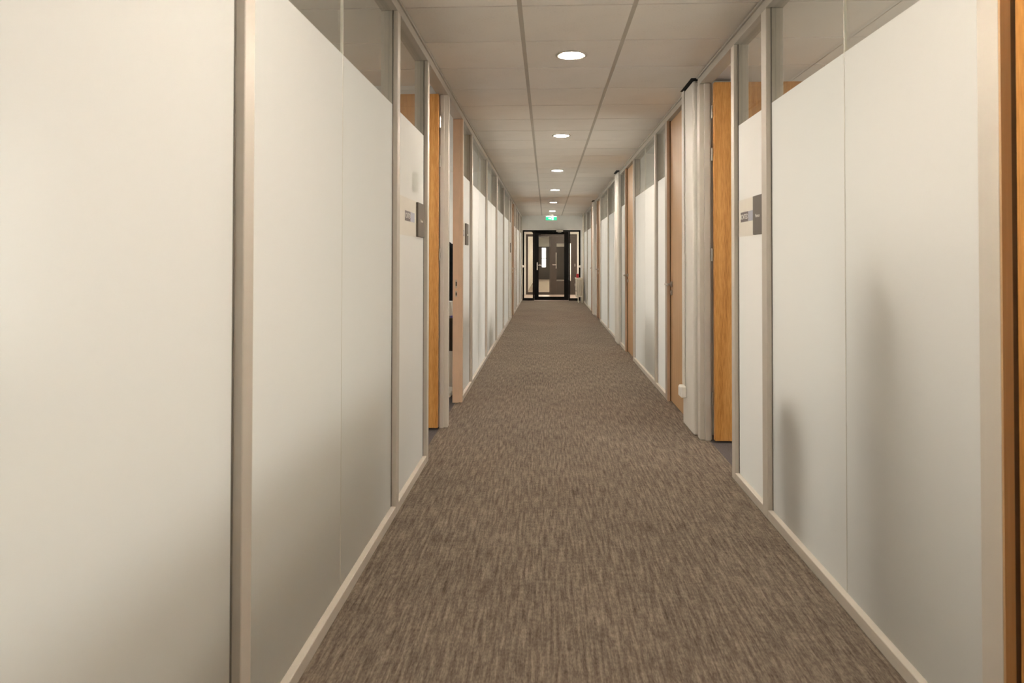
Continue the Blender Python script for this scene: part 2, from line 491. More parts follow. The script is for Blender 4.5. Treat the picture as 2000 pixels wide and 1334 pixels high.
for a, b, n in ((-1.84, -0.06, 2), (0.0, 0.80, 1), (1.785, 3.50, 2), (3.58, 4.105, 1), (6.50, 7.085, 1), (7.15, 8.87, 2), (9.86, 10.52, 1),
                (10.95, 12.60, 2), (12.67, 14.43, 2), (15.40, 15.93, 1), (17.30, 19.1, 2), (19.17, 20.9, 2), (20.97, 21.52, 1)):
    WR.bay(a, b, n)

# ------------------------------------------------------------------ columns on the right wall
for k, (a, b, xf, lab) in enumerate(((5.15, 5.55, 1.066, 'white painted column with cable duct beside the open oak door'),
                                 (10.54, 10.94, 1.050, 'white painted column midway along the corridor'),
                                 (15.95, 16.34, 1.050, 'narrow-looking white column towards the radiator'))):
    o = MB().box(xf, XR + 0.32, RY(a), RY(b), 0, 2.585, 0.018 if k == 0 else 0.035, 3).build('column', 'column_white', smooth=False)
    tag(o, lab, 'column', 'white columns along the corridor', kind='structure')
# ceiling cut-outs around the columns: dark gap + thin angle
    g = box('ceiling_gap', xf - 0.013, XR + 0.02, RY(a) - 0.010, RY(b) + 0.010, ZC - 0.0025, ZC + 0.004, 'void_dark', ceil)

# ------------------------------------------------------------------ doors
def lever(parent, x, y, z, out, along):
    """lever handle: rose + neck + bar; out = direction into the corridor, along = +-1 in Y"""
    mb = MB()
    mb.cyl((x, y, z), (x + out * 0.009, y, z), 0.026, n=20)
    mb.tube([(x, y, z), (x + out * 0.050, y, z), (x + out * 0.060, y + along * 0.008, z), (x + out * 0.062, y + along * 0.03, z), (x + out * 0.060, y + along * 0.125, z - 0.004)], 0.0095, 10)
    mb.build('lever_handle', 'metal_satin', parent, smooth=True)
    mb = MB()
    mb.cyl((x, y, z - 0.075), (x + out * 0.009, y, z - 0.075), 0.025, n=20)
    mb.cyl((x + out * 0.009, y, z - 0.073), (x + out * 0.014, y, z - 0.073), 0.009, n=12)
    mb.box(x + out * 0.009, x + out * 0.013, y - 0.004, y + 0.004, z - 0.092, z - 0.075)
    mb.build('keyhole_rose', 'metal_satin', parent, smooth=False)

def hinge(parent, x, y, z, sx, sy):
    mb = MB()
    mb.cyl((x, y, z - 0.045), (x, y, z - 0.001), 0.008, n=12)
    mb.cyl((x, y, z + 0.001), (x, y, z + 0.045), 0.008, n=12)
    mb.box(x, x + sx * 0.030, y - 0.0015 * sy, y + 0.0015 * sy, z - 0.045, z + 0.045)
    mb.build('hinge', 'metal_satin', parent)

def closed_door(idx, wall, a, b, label, along=-1, rec=0.032):
    ya, yb = wall.Y(a), wall.Y(b)
    r = empty('door_%d' % idx, (wall.X(rec), (ya + yb) / 2, 0))
    tag(r, label, 'door', kind='structure')
    lf = box('door_leaf', wall.X(rec), wall.X(rec + 0.042), ya + 0.010, yb - 0.012, 0.006, 2.522, 'brown_veneer' if idx != 4 else 'oak_veneer', r, 0.002)
    if idx == 4: lever(lf, wall.X(rec), ya + 0.07, 1.055, -wall.s, 1)
    else: lever(lf, wall.X(rec), yb - 0.07, 1.055, -wall.s, along)
    # stop strips behind the edges of the leaf
    box('door_stop', wall.X(rec + 0.044), wall.X(DEP), yb - 0.030, yb - 0.0005, 0, 2.528, 'frame_brown', r)
    box('door_stop', wall.X(rec + 0.044), wall.X(DEP), ya + 0.0005, ya + 0.030, 0, 2.528, 'frame_brown', r)
    # lining on the strike side (faces the camera), brown
    lf_ = 'brown_veneer' if idx == 4 else 'frame_brown'
    for ea, eb in ((yb - 0.0085, yb - 0.0003), (ya + 0.0003, ya + 0.0070)):
        box('jamb_lining', wall.X(0.0), wall.X(rec - 0.008), ea, eb, 0, 2.5285, lf_, r)
        box('gap_shade', wall.X(rec - 0.0078), wall.X(rec + 0.043), ea, eb, 0, 2.5285, 'shade_brown', r)  # shade of the gap beside the leaf, painted as a dark strip
    return r

def open_door(idx, wall, a, b, hinge_far, label):
    """leaf swung 90 degrees into the office"""
    ya, yb = wall.Y(a), wall.Y(b); s = wall.s
    r = empty('door_%d' % idx, (wall.X(0.05), (ya + yb) / 2, 0))
    tag(r, label, 'door', kind='structure')
    lin, leaf_d = (0.061, 0.066) if wall.s < 0 else (0.071, 0.087)
    xh = wall.X(leaf_d - 0.004)
    w = (b - a) - 0.035
    if hinge_far: y0, y1 = yb - 0.075, yb - 0.033
    else: y0, y1 = ya + 0.033, ya + 0.075
    lf = box('door_leaf', xh + s * 0.004, xh + s * (0.004 + w), y0, y1, 0.012, 2.523, 'oak_veneer', r, 0.002)
    he = y0 if hinge_far else y1
    # lever near the free edge, on both faces
    for yy, out in ((y0, -1), (y1, 1)):
        xx = xh + s * (w - 0.06)
        mb = MB(); mb.cyl((xx, yy, 1.055), (xx, yy + out * 0.009, 1.055), 0.026, n=20)
        mb.tube([(xx, yy, 1.055), (xx, yy + out * 0.055, 1.055), (xx - s * 0.02, yy + out * 0.06, 1.055), (xx - s * 0.125, yy + out * 0.058, 1.052)], 0.0095, 10)
        mb.build('lever_handle', 'metal_satin', lf, smooth=True)
    # lining of the opening: painted steel, in two steps
    for e, sg, hinged in ((ya, 1, not hinge_far), (yb, -1, hinge_far)):
        mat = 'jamb_grey' if hinged or idx in (1, 5) else 'frame_tan'
        box('jamb_lining', wall.X(0.031), wall.X(lin if hinged else DEP + 0.002), e + sg * 0.0003, e + sg * (0.022 if hinged else 0.012), 0, 2.529, mat, r, 0.001)
    # hinges
    if hinge_far:
        for z in (0.30, 1.31, 2.02, 2.32):
            mb = MB(); yy = yb - 0.030
            mb.cyl((xh, yy, z - 0.045), (xh, yy, z - 0.002), 0.009, n=12); mb.cyl((xh, yy, z + 0.002), (xh, yy, z + 0.045), 0.009, n=12)
            mb.box(xh - s * 0.001, xh - s * 0.003, yy - 0.012, yy + 0.008, z - 0.045, z + 0.045)
            mb.build('hinge', 'metal_satin', r)
    else:
        # strike plate on the far lining
        yy = yb - 0.012
        for z, h in ((1.055, 0.075), (0.965, 0.055)):
            mb = MB(); mb.box(wall.X(0.046), wall.X(0.064), yy - 0.002, yy, z - h / 2, z + h / 2, 0.0005)
            mb.build('strike_plate', 'metal_satin', r)
            box('latch_hole', wall.X(0.050), wall.X(0.060), yy - 0.0026, yy - 0.0018, z - h / 4, z + h / 4, 'void_dark', r)
    return r
open_door(1, WL, 4.51, 5.385, True, 'nearer oak door standing open in the glass wall with two open doors')
open_door(2, WL, 5.455, 6.315, False, 'second open doorway with brown frame and strike plates, showing a black coat')
closed_door(3, WL, 15.30, 16.20, 'closed brown door near the far end opposite the column by the radiator', -1)
closed_door(4, WR, 0.85, 1.70, 'oak door cut off by the right edge of the photo')
open_door(5, WR, 4.17, 5.03, True, 'wide open oak door on hinges beside the white column with the cable duct')
closed_door(6, WR, 5.56, 6.40, 'large closed brown door behind the white column with the cable duct')
closed_door(7, WR, 8.94, 9.79, 'closed brown door before the midway white column')
closed_door(8, WR, 14.50, 15.33, 'closed brown door just before the column nearest the radiator')
closed_door(9, WR, 16.37, 17.23, 'closed brown door just past the column nearest the radiator')

# ------------------------------------------------------------------ end of the corridor
wb = box('wall_back', XL - 0.1, XR + 0.1, Y0 - 0.12, Y0 - 0.01, 0, ZC + 0.02, 'plaster_white')
tag(wb, 'plain white wall closing the corridor behind the camera', 'wall', kind='structure')
PX = YE / 1380.0                       # metres per pixel at the end wall
def ex(px): return (px - 1067.5) * PX
def ez(py): return EYE - (py - 505.0) * PX
FT = 2.155                             # top of the black frame
we = box('wall_end', XL - 0.02, XR + 0.04, YE, YE + 0.14, FT, ZC + 0.03, 'plaster_white')
tag(we, 'white wall panel above the black glazed end door', 'wall', kind='structure')
# black frame screen
scr = empty('window_1', (ex(1077), YE, 0))
tag(scr, 'black framed side lights flanking the glazed end door', 'glazed screen', kind='structure')
xa, xb = XL + 0.012, ex(1133.5)
d0, d1 = ex(1043.5), ex(1110.5)        # door leaf outer edges
def bar(name, x0, x1, z0, z1, mat='black_frame', parent=scr, ya=YE + 0.02, yb=YE + 0.09, bev=0.002):
    return box(name, x0, x1, ya, yb, z0, z1, mat, parent, bev)
bar('frame_head', xa, xb, FT - 0.05, FT)
bar('frame_stile', xa, xa + 0.05, 0, FT - 0.051)
bar('frame_stile', xb - 0.05, xb, 0, FT - 0.051)
bar('frame_stile', d0 - 0.045, d0 - 0.003, 0, FT - 0.051)
bar('frame_stile', d1 + 0.003, d1 + 0.045, 0, FT - 0.051)
bar('frame_rail', xa + 0.051, d0 - 0.046, 0, 0.075)
bar('frame_rail', d1 + 0.046, xb - 0.051, 0, 0.075)
bar('pane', xa + 0.045, d0 - 0.040, 0.07, FT - 0.045, 'clear_glass', scr, YE + 0.05, YE + 0.058, 0)
bar('pane', d1 + 0.040, xb - 0.045, 0.07, FT - 0.045, 'clear_glass', scr, YE + 0.05, YE + 0.058, 0)
wr = box('wall_right_end', xb + 0.001, XR + 0.03, YE, YE + 0.14, 0, FT - 0.0005, 'plaster_white')
tag(wr, 'narrow white strip of wall between black frame and radiator pipe', 'wall', kind='structure')
dr = empty('door_10', ((d0 + d1) / 2, YE, 0))
tag(dr, 'black framed glazed door closing the end of the corridor', 'door', kind='structure')
zt = FT - 0.053
bar('stile', d0, d0 + 0.135, 0.012, zt, parent=dr, ya=YE + 0.015)
bar('stile', d1 - 0.135, d1, 0.012, zt, parent=dr, ya=YE + 0.015)
bar('top_rail', d0 + 0.1355, d1 - 0.1355, zt - 0.075, zt, parent=dr, ya=YE + 0.015)
bar('bottom_rail', d0 + 0.1355, d1 - 0.1355, 0.012, 0.12, parent=dr, ya=YE + 0.015)
bar('pane', d0 + 0.13, d1 - 0.13, 0.115, zt - 0.07, 'clear_glass', dr, YE + 0.05, YE + 0.058, 0)
hx = ex(1049.5)
box('handle_plate', hx - 0.018, hx + 0.018, YE + 0.006, YE + 0.0155, 0.93, 1.17, 'metal_bright', dr, 0.002)
MB().tube([(hx, YE + 0.008, 1.08), (hx, YE - 0.045, 1.08), (hx + 0.02, YE - 0.052, 1.08), (hx + 0.135, YE - 0.05, 1.075)], 0.011, 10).build('lever_handle', 'metal_bright', dr, smooth=True)
dc = empty('door_closer', (ex(1093), YE - 0.03, 2.11))
tag(dc, 'silver door closer box on the head of the black door', 'door closer')
box('closer_body', ex(1086.5), ex(1099.5), YE - 0.045, YE + 0.0145, 2.10, 2.165, 'metal_satin', dc, 0.004)
MB().tube([(ex(1096), YE - 0.02, 2.098), (ex(1096), YE - 0.02, 2.085), (ex(1089), YE - 0.03, 2.08)], 0.008, 8).build('closer_arm', 'metal_satin', dc)
for px, lab in ((1021.5, 'round white door stop knob beside the black frame, away from the radiator'), (1132.5, 'round white door stop knob above the radiator')):
    o = MB().lathe([(0.0, 0.0), (0.026, 0.001), (0.036, 0.012), (0.036, 0.03), (0.028, 0.04), (0.026, 0.075)], (0, 0, 0), 20)
    bmesh.ops.transform(o.bm, matrix=Matrix.Translation((ex(px), YE - 0.055, ez(520))) @ Matrix.Rotation(-math.pi / 2, 4, 'X'), verts=o.bm.verts[:])
    o = o.build('door_stop_knob', 'plastic_white', smooth=True)
    tag(o, lab, 'door stop', 'white door stop knobs')

# exit sign hanging below the ceiling
SY = 20.35
sx0, sx1 = 0.159 - 0.185, 0.159 + 0.125
es = empty('exit_sign', (0.135, SY, 2.40))
tag(es, 'green illuminated emergency exit sign with white running figure under the ceiling', 'exit sign')
def gx(px): return (px - 1067.5) * SY / 1382
def gz(py): return EYE - (py - 505) * SY / 1380
x0, x1, z0, z1 = gx(1066), gx(1087.5), gz(430), gz(422.5)
cx = (x0 + x1) / 2
box('sign_board', x0, x1, SY, SY + 0.012, z0, z1, 'sign_green', es, 0.001)
box('housing', x0 - 0.002, x1 + 0.002, SY - 0.012, SY + 0.05, z1 + 0.0005, z1 + 0.028, 'plastic_white', es, 0.003)
box('light_strip', x0 + 0.01, x1 - 0.01, SY - 0.010, SY - 0.002, z1 - 0.012, z1 + 0.0002, 'sign_white', es)
box('hanger', cx - 0.06, cx + 0.06, SY, SY + 0.03, z1 + 0.0285, ZC, 'plastic_white', es)
zc_ = (z0 + z1) / 2; yy = SY - 0.0005
pic = MB()
pic.box(cx + 0.028, cx + 0.062, yy - 0.001, yy, z0 + 0.012, z1 - 0.018)                      # doorway
pic.cyl((cx - 0.004, yy - 0.001, zc_ + 0.028), (cx - 0.004, yy, zc_ + 0.028), 0.009, n=12)   # head
def strip(a, b, w):
    a = Vector((a[0], yy, a[1])); b = Vector((b[0], yy, b[1])); d = (b - a).normalized(); nn = Vector((-d.z, 0, d.x)) * w / 2
    pic.poly([a + nn, b + nn, b - nn, a - nn], 0.001, (0, -1, 0))
strip((cx - 0.006, zc_ + 0.018), (cx - 0.016, zc_ - 0.010), 0.014)
strip((cx - 0.016, zc_ - 0.008), (cx + 0.004, zc_ - 0.018), 0.008); strip((cx + 0.004, zc_ - 0.016), (cx - 0.002, zc_ - 0.038), 0.007)
strip((cx - 0.018, zc_ - 0.008), (cx - 0.034, zc_ - 0.022), 0.008); strip((cx - 0.032, zc_ - 0.020), (cx - 0.048, zc_ - 0.018), 0.007)
strip((cx - 0.006, zc_ + 0.016), (cx + 0.014, zc_ + 0.006), 0.006); strip((cx - 0.008, zc_ + 0.014), (cx - 0.026, zc_ + 0.006), 0.006)
pic.poly([(cx - 0.055, yy, zc_ + 0.02), (cx - 0.085, yy, zc_ - 0.002), (cx - 0.055, yy, zc_ - 0.024)], 0.001, (0, -1, 0))
pic.box(cx - 0.06, cx - 0.04, yy - 0.001, yy, zc_ - 0.010, zc_ + 0.006)
pic.build('running_figure', 'sign_white', es)

# small sensor in the ceiling corner
o = MB().lathe([(0.0, -0.05), (0.022, -0.042), (0.03, -0.02), (0.03, 0.0)], (1.02, 21.3, ZC), 18).build('ceiling_sensor', 'plastic_white', smooth=True)
tag(o, 'small white sensor in the ceiling corner above the radiator', 'sensor')

# cast-iron radiator + pipe at the far right
rad = empty('radiator', (0.95, 20.9, 0))
tag(rad, 'cream cast iron column radiator beside the black end door', 'radiator')
for k in range(7):
    yk = 20.62 + 0.062 * k
    mb = MB()
    for xx in (0.872, 0.925, 0.978, 1.031):
        mb.tube([(xx, yk, 0.17), (xx, yk, 0.215), (xx, yk, 0.64), (xx, yk, 0.69)], [0.012, 0.02, 0.02, 0.012], 10)
    mb.box(0.852, 1.051, yk - 0.020, yk + 0.020, 0.165, 0.205, 0.010, 2)
    mb.box(0.852, 1.051, yk - 0.020, yk + 0.020, 0.655, 0.70, 0.012, 2)
    mb.build('radiator_section', 'radiator_white', rad)
for yk in (20.66, 20.95):
    for xx in (0.93, 1.03):
        box('foot', xx - 0.012, xx + 0.012, yk - 0.012, yk + 0.012, 0, 0.1655, 'radiator_white', rad, 0.003)
box('radiator_shelf', 0.838, 1.06, 20.58, 21.02, 0.7005, 0.722, 'radiator_white', rad, 0.004)
o = MB().cyl((0.86, 20.60, 0.35), (0.835, 20.60, 0.35), 0.016, n=14).cyl((0.872, 20.60, 0.35), (0.86, 20.60, 0.35), 0.024, n=14).build('valve', 'metal_bright', rad, smooth=False)
o = MB().cyl((1.056, 20.52, 0), (1.056, 20.52, ZC - 0.001), 0.016, n=16).build('heating_pipe', 'radiator_white', smooth=True)
tag(o, 'slim cream heating pipe rising beside the radiator', 'pipe')
o = empty('red_canister', (0.905, 20.72, 0.7225))
MB().lathe([(0.0, 0), (0.034, 0.0), (0.036, 0.008), (0.036, 0.105), (0.030, 0.118), (0.0, 0.118)], (0.905, 20.72, 0.7225), 20).build('can_body', 'red_paint', o, smooth=False)
MB().lathe([(0.0, 0.1185), (0.024, 0.1185), (0.024, 0.145), (0.012, 0.16), (0.0, 0.16)], (0.905, 20.72, 0.7225), 20).build('can_lid', 'plastic_white', o)
tag(o, 'small red canister with pale lid standing on the radiator', 'canister')

# ------------------------------------------------------------------ lobby and second corridor beyond the end door
Y2 = 25.2; Y3 = 44.0
f = box('floor_lobby', -1.9, 2.2, YE + 0.021, Y2 - 0.001, -0.05, -0.002, 'lobby_floor'); tag(f, 'pinkish smooth floor of the lobby behind the black end door', 'floor', kind='structure')
f = box('floor_far', -0.9, 1.3, Y2, Y3 + 1.5, -0.05, -0.001, 'carpet_corridor'); tag(f, 'carpet of the second corridor seen through the end door', 'floor', kind='structure')
f = box('ceiling_lobby', -1.9, 2.2, YE + 0.141, Y2 - 0.001, 2.5, 2.6, 'plaster_white'); tag(f, 'plain white lobby ceiling behind the black end door', 'ceiling', kind='structure')
f = box('ceiling_far', -0.9, 1.3, Y2 + 0.1, Y3 + 1.5, 2.6, 2.7, 'plaster_white'); tag(f, 'white ceiling of the second corridor', 'ceiling', kind='structure')
for nm, xa_, xb_, ya_, yb_, lab in (('wall_lobby_left', -1.9, -1.8, YE + 0.141, Y2, 'white lobby wall on the side of the door handle'),
                              ('wall_lobby_right', 2.1, 2.2, YE + 0.141, Y2, 'white lobby wall on the radiator side'),
                              ('wall_far_right', 1.2, 1.3, Y2 + 0.1, Y3, 'pale wall of the second corridor behind the dark lobby door')):
    o = box(nm, xa_, xb_, ya_, yb_, -0.05, 2.6, 'plaster_white'); tag(o, lab, 'wall', kind='structure')
# header + wings of the lobby end
o = box('wall_lobby_back', -1.8, 2.1, Y2, Y2 + 0.1, 2.16, 2.6, 'plaster_white'); tag(o, 'white header above the bronze lobby screen', 'wall', kind='structure')
o = box('wall_lobby_wing', -1.8, -0.74, Y2, Y2 + 0.1, 0, 2.1595, 'plaster_white'); tag(o, 'white wall beside the bronze lobby screen, handle side', 'wall', kind='structure')
o = box('wall_lobby_wing', 1.09, 2.1, Y2, Y2 + 0.1, 0, 2.1595, 'plaster_white'); tag(o, 'white wall beside the bronze lobby screen, radiator side', 'wall', kind='structure')
def fx(px): return (px - 1067.5) * Y2 / 1382
s2 = empty('window_2', (0, Y2, 0)); tag(s2, 'bronze framed glazed screen across the lobby', 'glazed screen', kind='structure')
B = lambda n, x0, x1, z0, z1, mat='bronze_frame', par=s2, ya=Y2 + 0.02, yb=Y2 + 0.08: box(n, x0, x1, ya, yb, z0, z1, mat, par, 0.002)
B('frame_head', -0.735, 1.085, 2.07, 2.155)
for a, b in ((-0.735, -0.66), (fx(1042), fx(1046)), (fx(1073), fx(1074.5)), (1.02, 1.085)): B('frame_stile', a, b, 0, 2.069)
B('frame_rail', -0.659, fx(1042) - 0.001, 0, 0.09); B('frame_rail', fx(1046) + 0.001, fx(1073) - 0.001, 0, 0.09)
B('pane', -0.67, fx(1042) + 0.006, 0.085, 2.075, 'clear_glass', s2, Y2 + 0.045, Y2 + 0.052)
B('pane', fx(1046) - 0.006, fx(1073) + 0.006, 0.085, 2.075, 'clear_glass', s2, Y2 + 0.045, Y2 + 0.052)
d2 = empty('door_11', (fx(1099), Y2, 0)); tag(d2, 'dark bronze lobby door with a tall glazed opening', 'door', kind='structure')
a, b, wa, wb_ = fx(1074.7), 1.0195, fx(1087), fx(1115)
za, zb = EYE - 43 * Y2 / 1380, EYE + 30 * Y2 / 1380
B('stile', a, wa, 0.01, 2.068, par=d2); B('stile', wb_, b, 0.01, 2.068, par=d2)
B('bottom_panel', wa + 0.0005, wb_ - 0.0005, 0.01, za, par=d2); B('top_panel', wa + 0.0005, wb_ - 0.0005, zb, 2.068, par=d2)
B('pane', wa - 0.006, wb_ + 0.006, za - 0.006, zb + 0.006, 'clear_glass', d2, Y2 + 0.045, Y2 + 0.052)
hx = fx(1086.3)
box('handle_plate', hx - 0.012, hx + 0.012, Y2 + 0.012, Y2 + 0.0205, 0.93, 1.5, 'metal_bright', d2, 0.002)
MB().tube([(hx, Y2 + 0.012, 1.06), (hx, Y2 - 0.04, 1.06), (hx - 0.02, Y2 - 0.045, 1.06), (hx - 0.13, Y2 - 0.045, 1.055)], 0.012, 8).build('lever_handle', 'metal_bright', d2)
for z in (0.35, 1.05):
    box('hinge', 1.0, 1.018, Y2 + 0.008, Y2 + 0.0195, z - 0.05, z + 0.05, 'metal_bright', d2)
o = empty('exit_sign', (0.175, Y2 + 1.41, 2.2))
box('sign_board', 0.05, 0.30, Y2 + 1.4, Y2 + 1.42, 2.2, 2.32, 'sign_green', o)
box('hanger', 0.14, 0.21, Y2 + 1.4, Y2 + 1.42, 2.3205, 2.5995, 'plastic_white', o)
tag(o, 'small green exit sign seen through the glazed end door', 'exit sign')
o = MB().tube([(-0.62 + 0.28 * t / 8, 24.2, 2.46 - 0.32 * math.sin(t / 8 * math.pi / 2)) for t in range(9)] + [(-0.2, 24.2, 2.13)], 0.045, 12).build('lobby_duct', 'black_frame', smooth=True)
tag(o, 'dark curved pipe under the lobby ceiling behind the end door', 'pipe')
# second corridor: left wall with ribs, end wall with dark door and bright window
wf = empty('wall_far_left', (XL, Y2, 0)); tag(wf, 'pale ribbed wall of the second corridor behind the side light', 'wall', kind='structure')
box('wall_panel', XL - 0.06, XL - 0.01, Y2 + 0.1, Y3, 0, 2.6, 'plaster_white', wf)
box('plinth', XL - 0.009, XL + 0.01, Y2 + 0.1, Y3, 0, 0.06, 'frame_grey', wf)
for k in range(9): box('post', XL - 0.009, XL + 0.02, Y2 + 1.0 + 1.8 * k, Y2 + 1.07 + 1.8 * k, 0.061, 2.58, 'frame_grey', wf)
def hx_(px): return (px - 1067.5) * Y3 / 1382
o = box('wall_far_end', -0.85, 1.25, Y3, Y3 + 0.1, 2.03, 2.6, 'plaster_white'); tag(o, 'white header at the end of the second corridor', 'wall', kind='structure')
s3 = empty('window_3', (0, Y3, 0)); tag(s3, 'bright window in the dark screen at the end of the second corridor', 'window', kind='structure')
D = lambda n, x0, x1, z0, z1, mat='bronze_frame', ya=Y3 + 0.02, yb=Y3 + 0.07: box(n, x0, x1, ya, yb, z0, z1, mat, s3)
wl_, wr_ = hx_(1058.5), hx_(1066)
D('frame_stile', -0.79, wl_, 0, 2.03); D('frame_stile', wr_, 1.2, 0, 2.03); D('bottom_panel', wl_, wr_, 0, 0.75); D('frame_head', wl_, wr_, 1.95, 2.03)
D('glazing_bar', wl_, wr_, 1.28, 1.32); D('pane', wl_, wr_, 0.75, 1.95, 'clear_glass', Y3 + 0.04, Y3 + 0.048)
for k in range(4):  # lamps out of sight, added to brighten the second corridor
    r = empty('downlight', (0.159, Y2 + 2.2 + 4.2 * k, 2.6))
    tag(r, ['nearest', 'second', 'third', 'last'][k] + ' unseen downlight added to light the second corridor behind the lobby', 'ceiling light', 'added downlights in the second corridor')
    MB().lathe([(0.0005, -0.0025), (0.149, -0.0025), (0.15, 0.0)], (0.159, Y2 + 2.2 + 4.2 * k, 2.6), 20).build('diffuser', 'lamp_warm', r)
    MB().lathe([(0.151, -0.004), (0.18, -0.004), (0.182, 0)], (0.159, Y2 + 2.2 + 4.2 * k, 2.6), 20, False).build('trim_ring', 'tee_bar', r)
r = empty('lobby_fill', (0.6, 23.2, 2.5)); tag(r, 'unseen square lamp added to light the lobby behind the end door', 'ceiling light')  # lamp out of sight, added to brighten the lobby
box('diffuser', 0.35, 0.85, 22.95, 23.45, 2.48, 2.499, 'fill_lobby', r); box('lamp_frame', 0.33, 0.87, 22.93, 23.47, 2.4995, 2.5, 'plastic_white', r)

# ------------------------------------------------------------------ offices behind the glass
OUTN = [0]
def partition(side, z, label, depth=None):
    wall = WL if side == 'left' else WR
    y = wall.Y(z)
    xo = OUT_L if side == 'left' else OUT_R
    o = box('wall_' + side + '_partition', wall.X(DEP + 0.003), xo, y - 0.05, y + 0.05, -0.003, ZC + 0.019, 'plaster_white')
    tag(o, label, 'wall', kind='structure'); return o
partition('left', -1.78, 'white office wall behind the camera, handle side of the end door')
partition('left', 5.42, 'white partition between the two open doorways')
partition('left', 10.76, 'white partition where the frosted panes turn bluish')
partition('left', 16.23, 'white partition by the far closed door, handle side')
partition('left', 21.62, 'white end partition of the offices, handle side')
partition('right', -1.8, 'white office wall behind the camera, radiator side')
partition('right', 1.74, 'white partition by the door at the right edge of the photo')
partition('right', 5.35, 'white partition behind the column with the cable duct')
partition('right', 8.905, 'white partition by the door before the midway column')
partition('right', 10.74, 'white partition behind the midway column')
partition('right', 16.15, 'white partition behind the column nearest the radiator')
partition('right', 21.6, 'white end partition of the offices, radiator side')
# outer walls with window bands
def outer(side):
    x = OUT_L if side == 'left' else OUT_R; s = -1 if side == 'left' else 1
    r = empty('wall_' + side + '_outer', (x, 0, 0))
    tag(r, 'outer office wall with a band of windows, %s' % ('beyond the two open doorways' if side == 'left' else 'beyond the white columns'), 'wall', kind='structure')
    box('sill_wall', x, x + s * 0.15, Y0, YE + 0.1, -0.003, 0.50, 'plaster_white', r)
    box('lintel', x, x + s * 0.15, Y0, YE + 0.1, 2.35, ZC + 0.12, 'plaster_white', r)
    box('window_sill', x - s * 0.12, x + s * 0.10, Y0, YE + 0.1, 0.501, 0.525, 'plastic_white', r)
    k = 0; y = Y0
    while y < YE + 0.1:
        w = 0.30 if k % 2 == 0 else 0.06
        if y > 5.3: w = 0.66 if k % 2 == 0 else 0.44
        elif side == 'right': w = 0.62 if k % 2 == 0 else 0.42
        if side == 'left' and 0.0 < y < 5.0: w = 0.85  # unseen piers, widths shaped to trim the daylight reaching the frosting
        box('daylight_pier', x, x + s * 0.12, y, min(y + w, YE + 0.1), 0.526, 2.349, 'plaster_white', r)
        if y + 1.2 < YE and w < 1: box('pane', x + s * 0.06, x + s * 0.066, y + w, y + 1.2, 0.526, 2.349, 'clear_glass', r)
        y += 1.2; k += 1
outer('left'); outer('right')
# unseen hanging lamps, added to light the offices and the frosting
def office_fill(x, y, label, l=1.2, w=0.56):
    r = empty('office_fill', (x, y, ZC)); tag(r, label, 'ceiling light', 'unseen lamps added to light the offices')
    box('diffuser', x - w / 2, x + w / 2, y - l / 2, y + l / 2, ZC - 0.34, ZC - 0.30, 'fill_office', r)
    for ey in (-1, 1):
        box('end_cap', x - w / 2 - 0.01, x + w / 2 + 0.01, y + ey * (l / 2 + 0.0005), y + ey * (l / 2 + 0.02), ZC - 0.345, ZC - 0.295, 'plastic_white', r)
        box('suspension_rod', x - 0.006, x + 0.006, y + ey * (l / 2 + 0.004), y + ey * (l / 2 + 0.016), ZC - 0.2945, ZC, 'plastic_white', r)
for side, xs, ys in (('left', (-3.0,), (1.2, 8.1, 9.8)), ('right', (3.1,), (0.3, 3.3, 7.2))):
    for x in xs:
        for y in ys:
            office_fill(x, y, {('left', 1.2): 'unseen added lamp above the low olive cabinet behind the nearest frosted panes',
                ('left', 8.1): 'unseen added lamp above the black coat in the second open doorway',
                ('left', 9.8): 'unseen added lamp past the black coat, before the bluish frosted panes',
                ('right', 0.3): 'unseen added lamp behind the door cut off by the right edge',
                ('right', 3.3): 'unseen added lamp in the office of the wide open door beside the column',
                ('right', 7.2): 'unseen added lamp behind the pane past the large closed door'}[(side, y)])

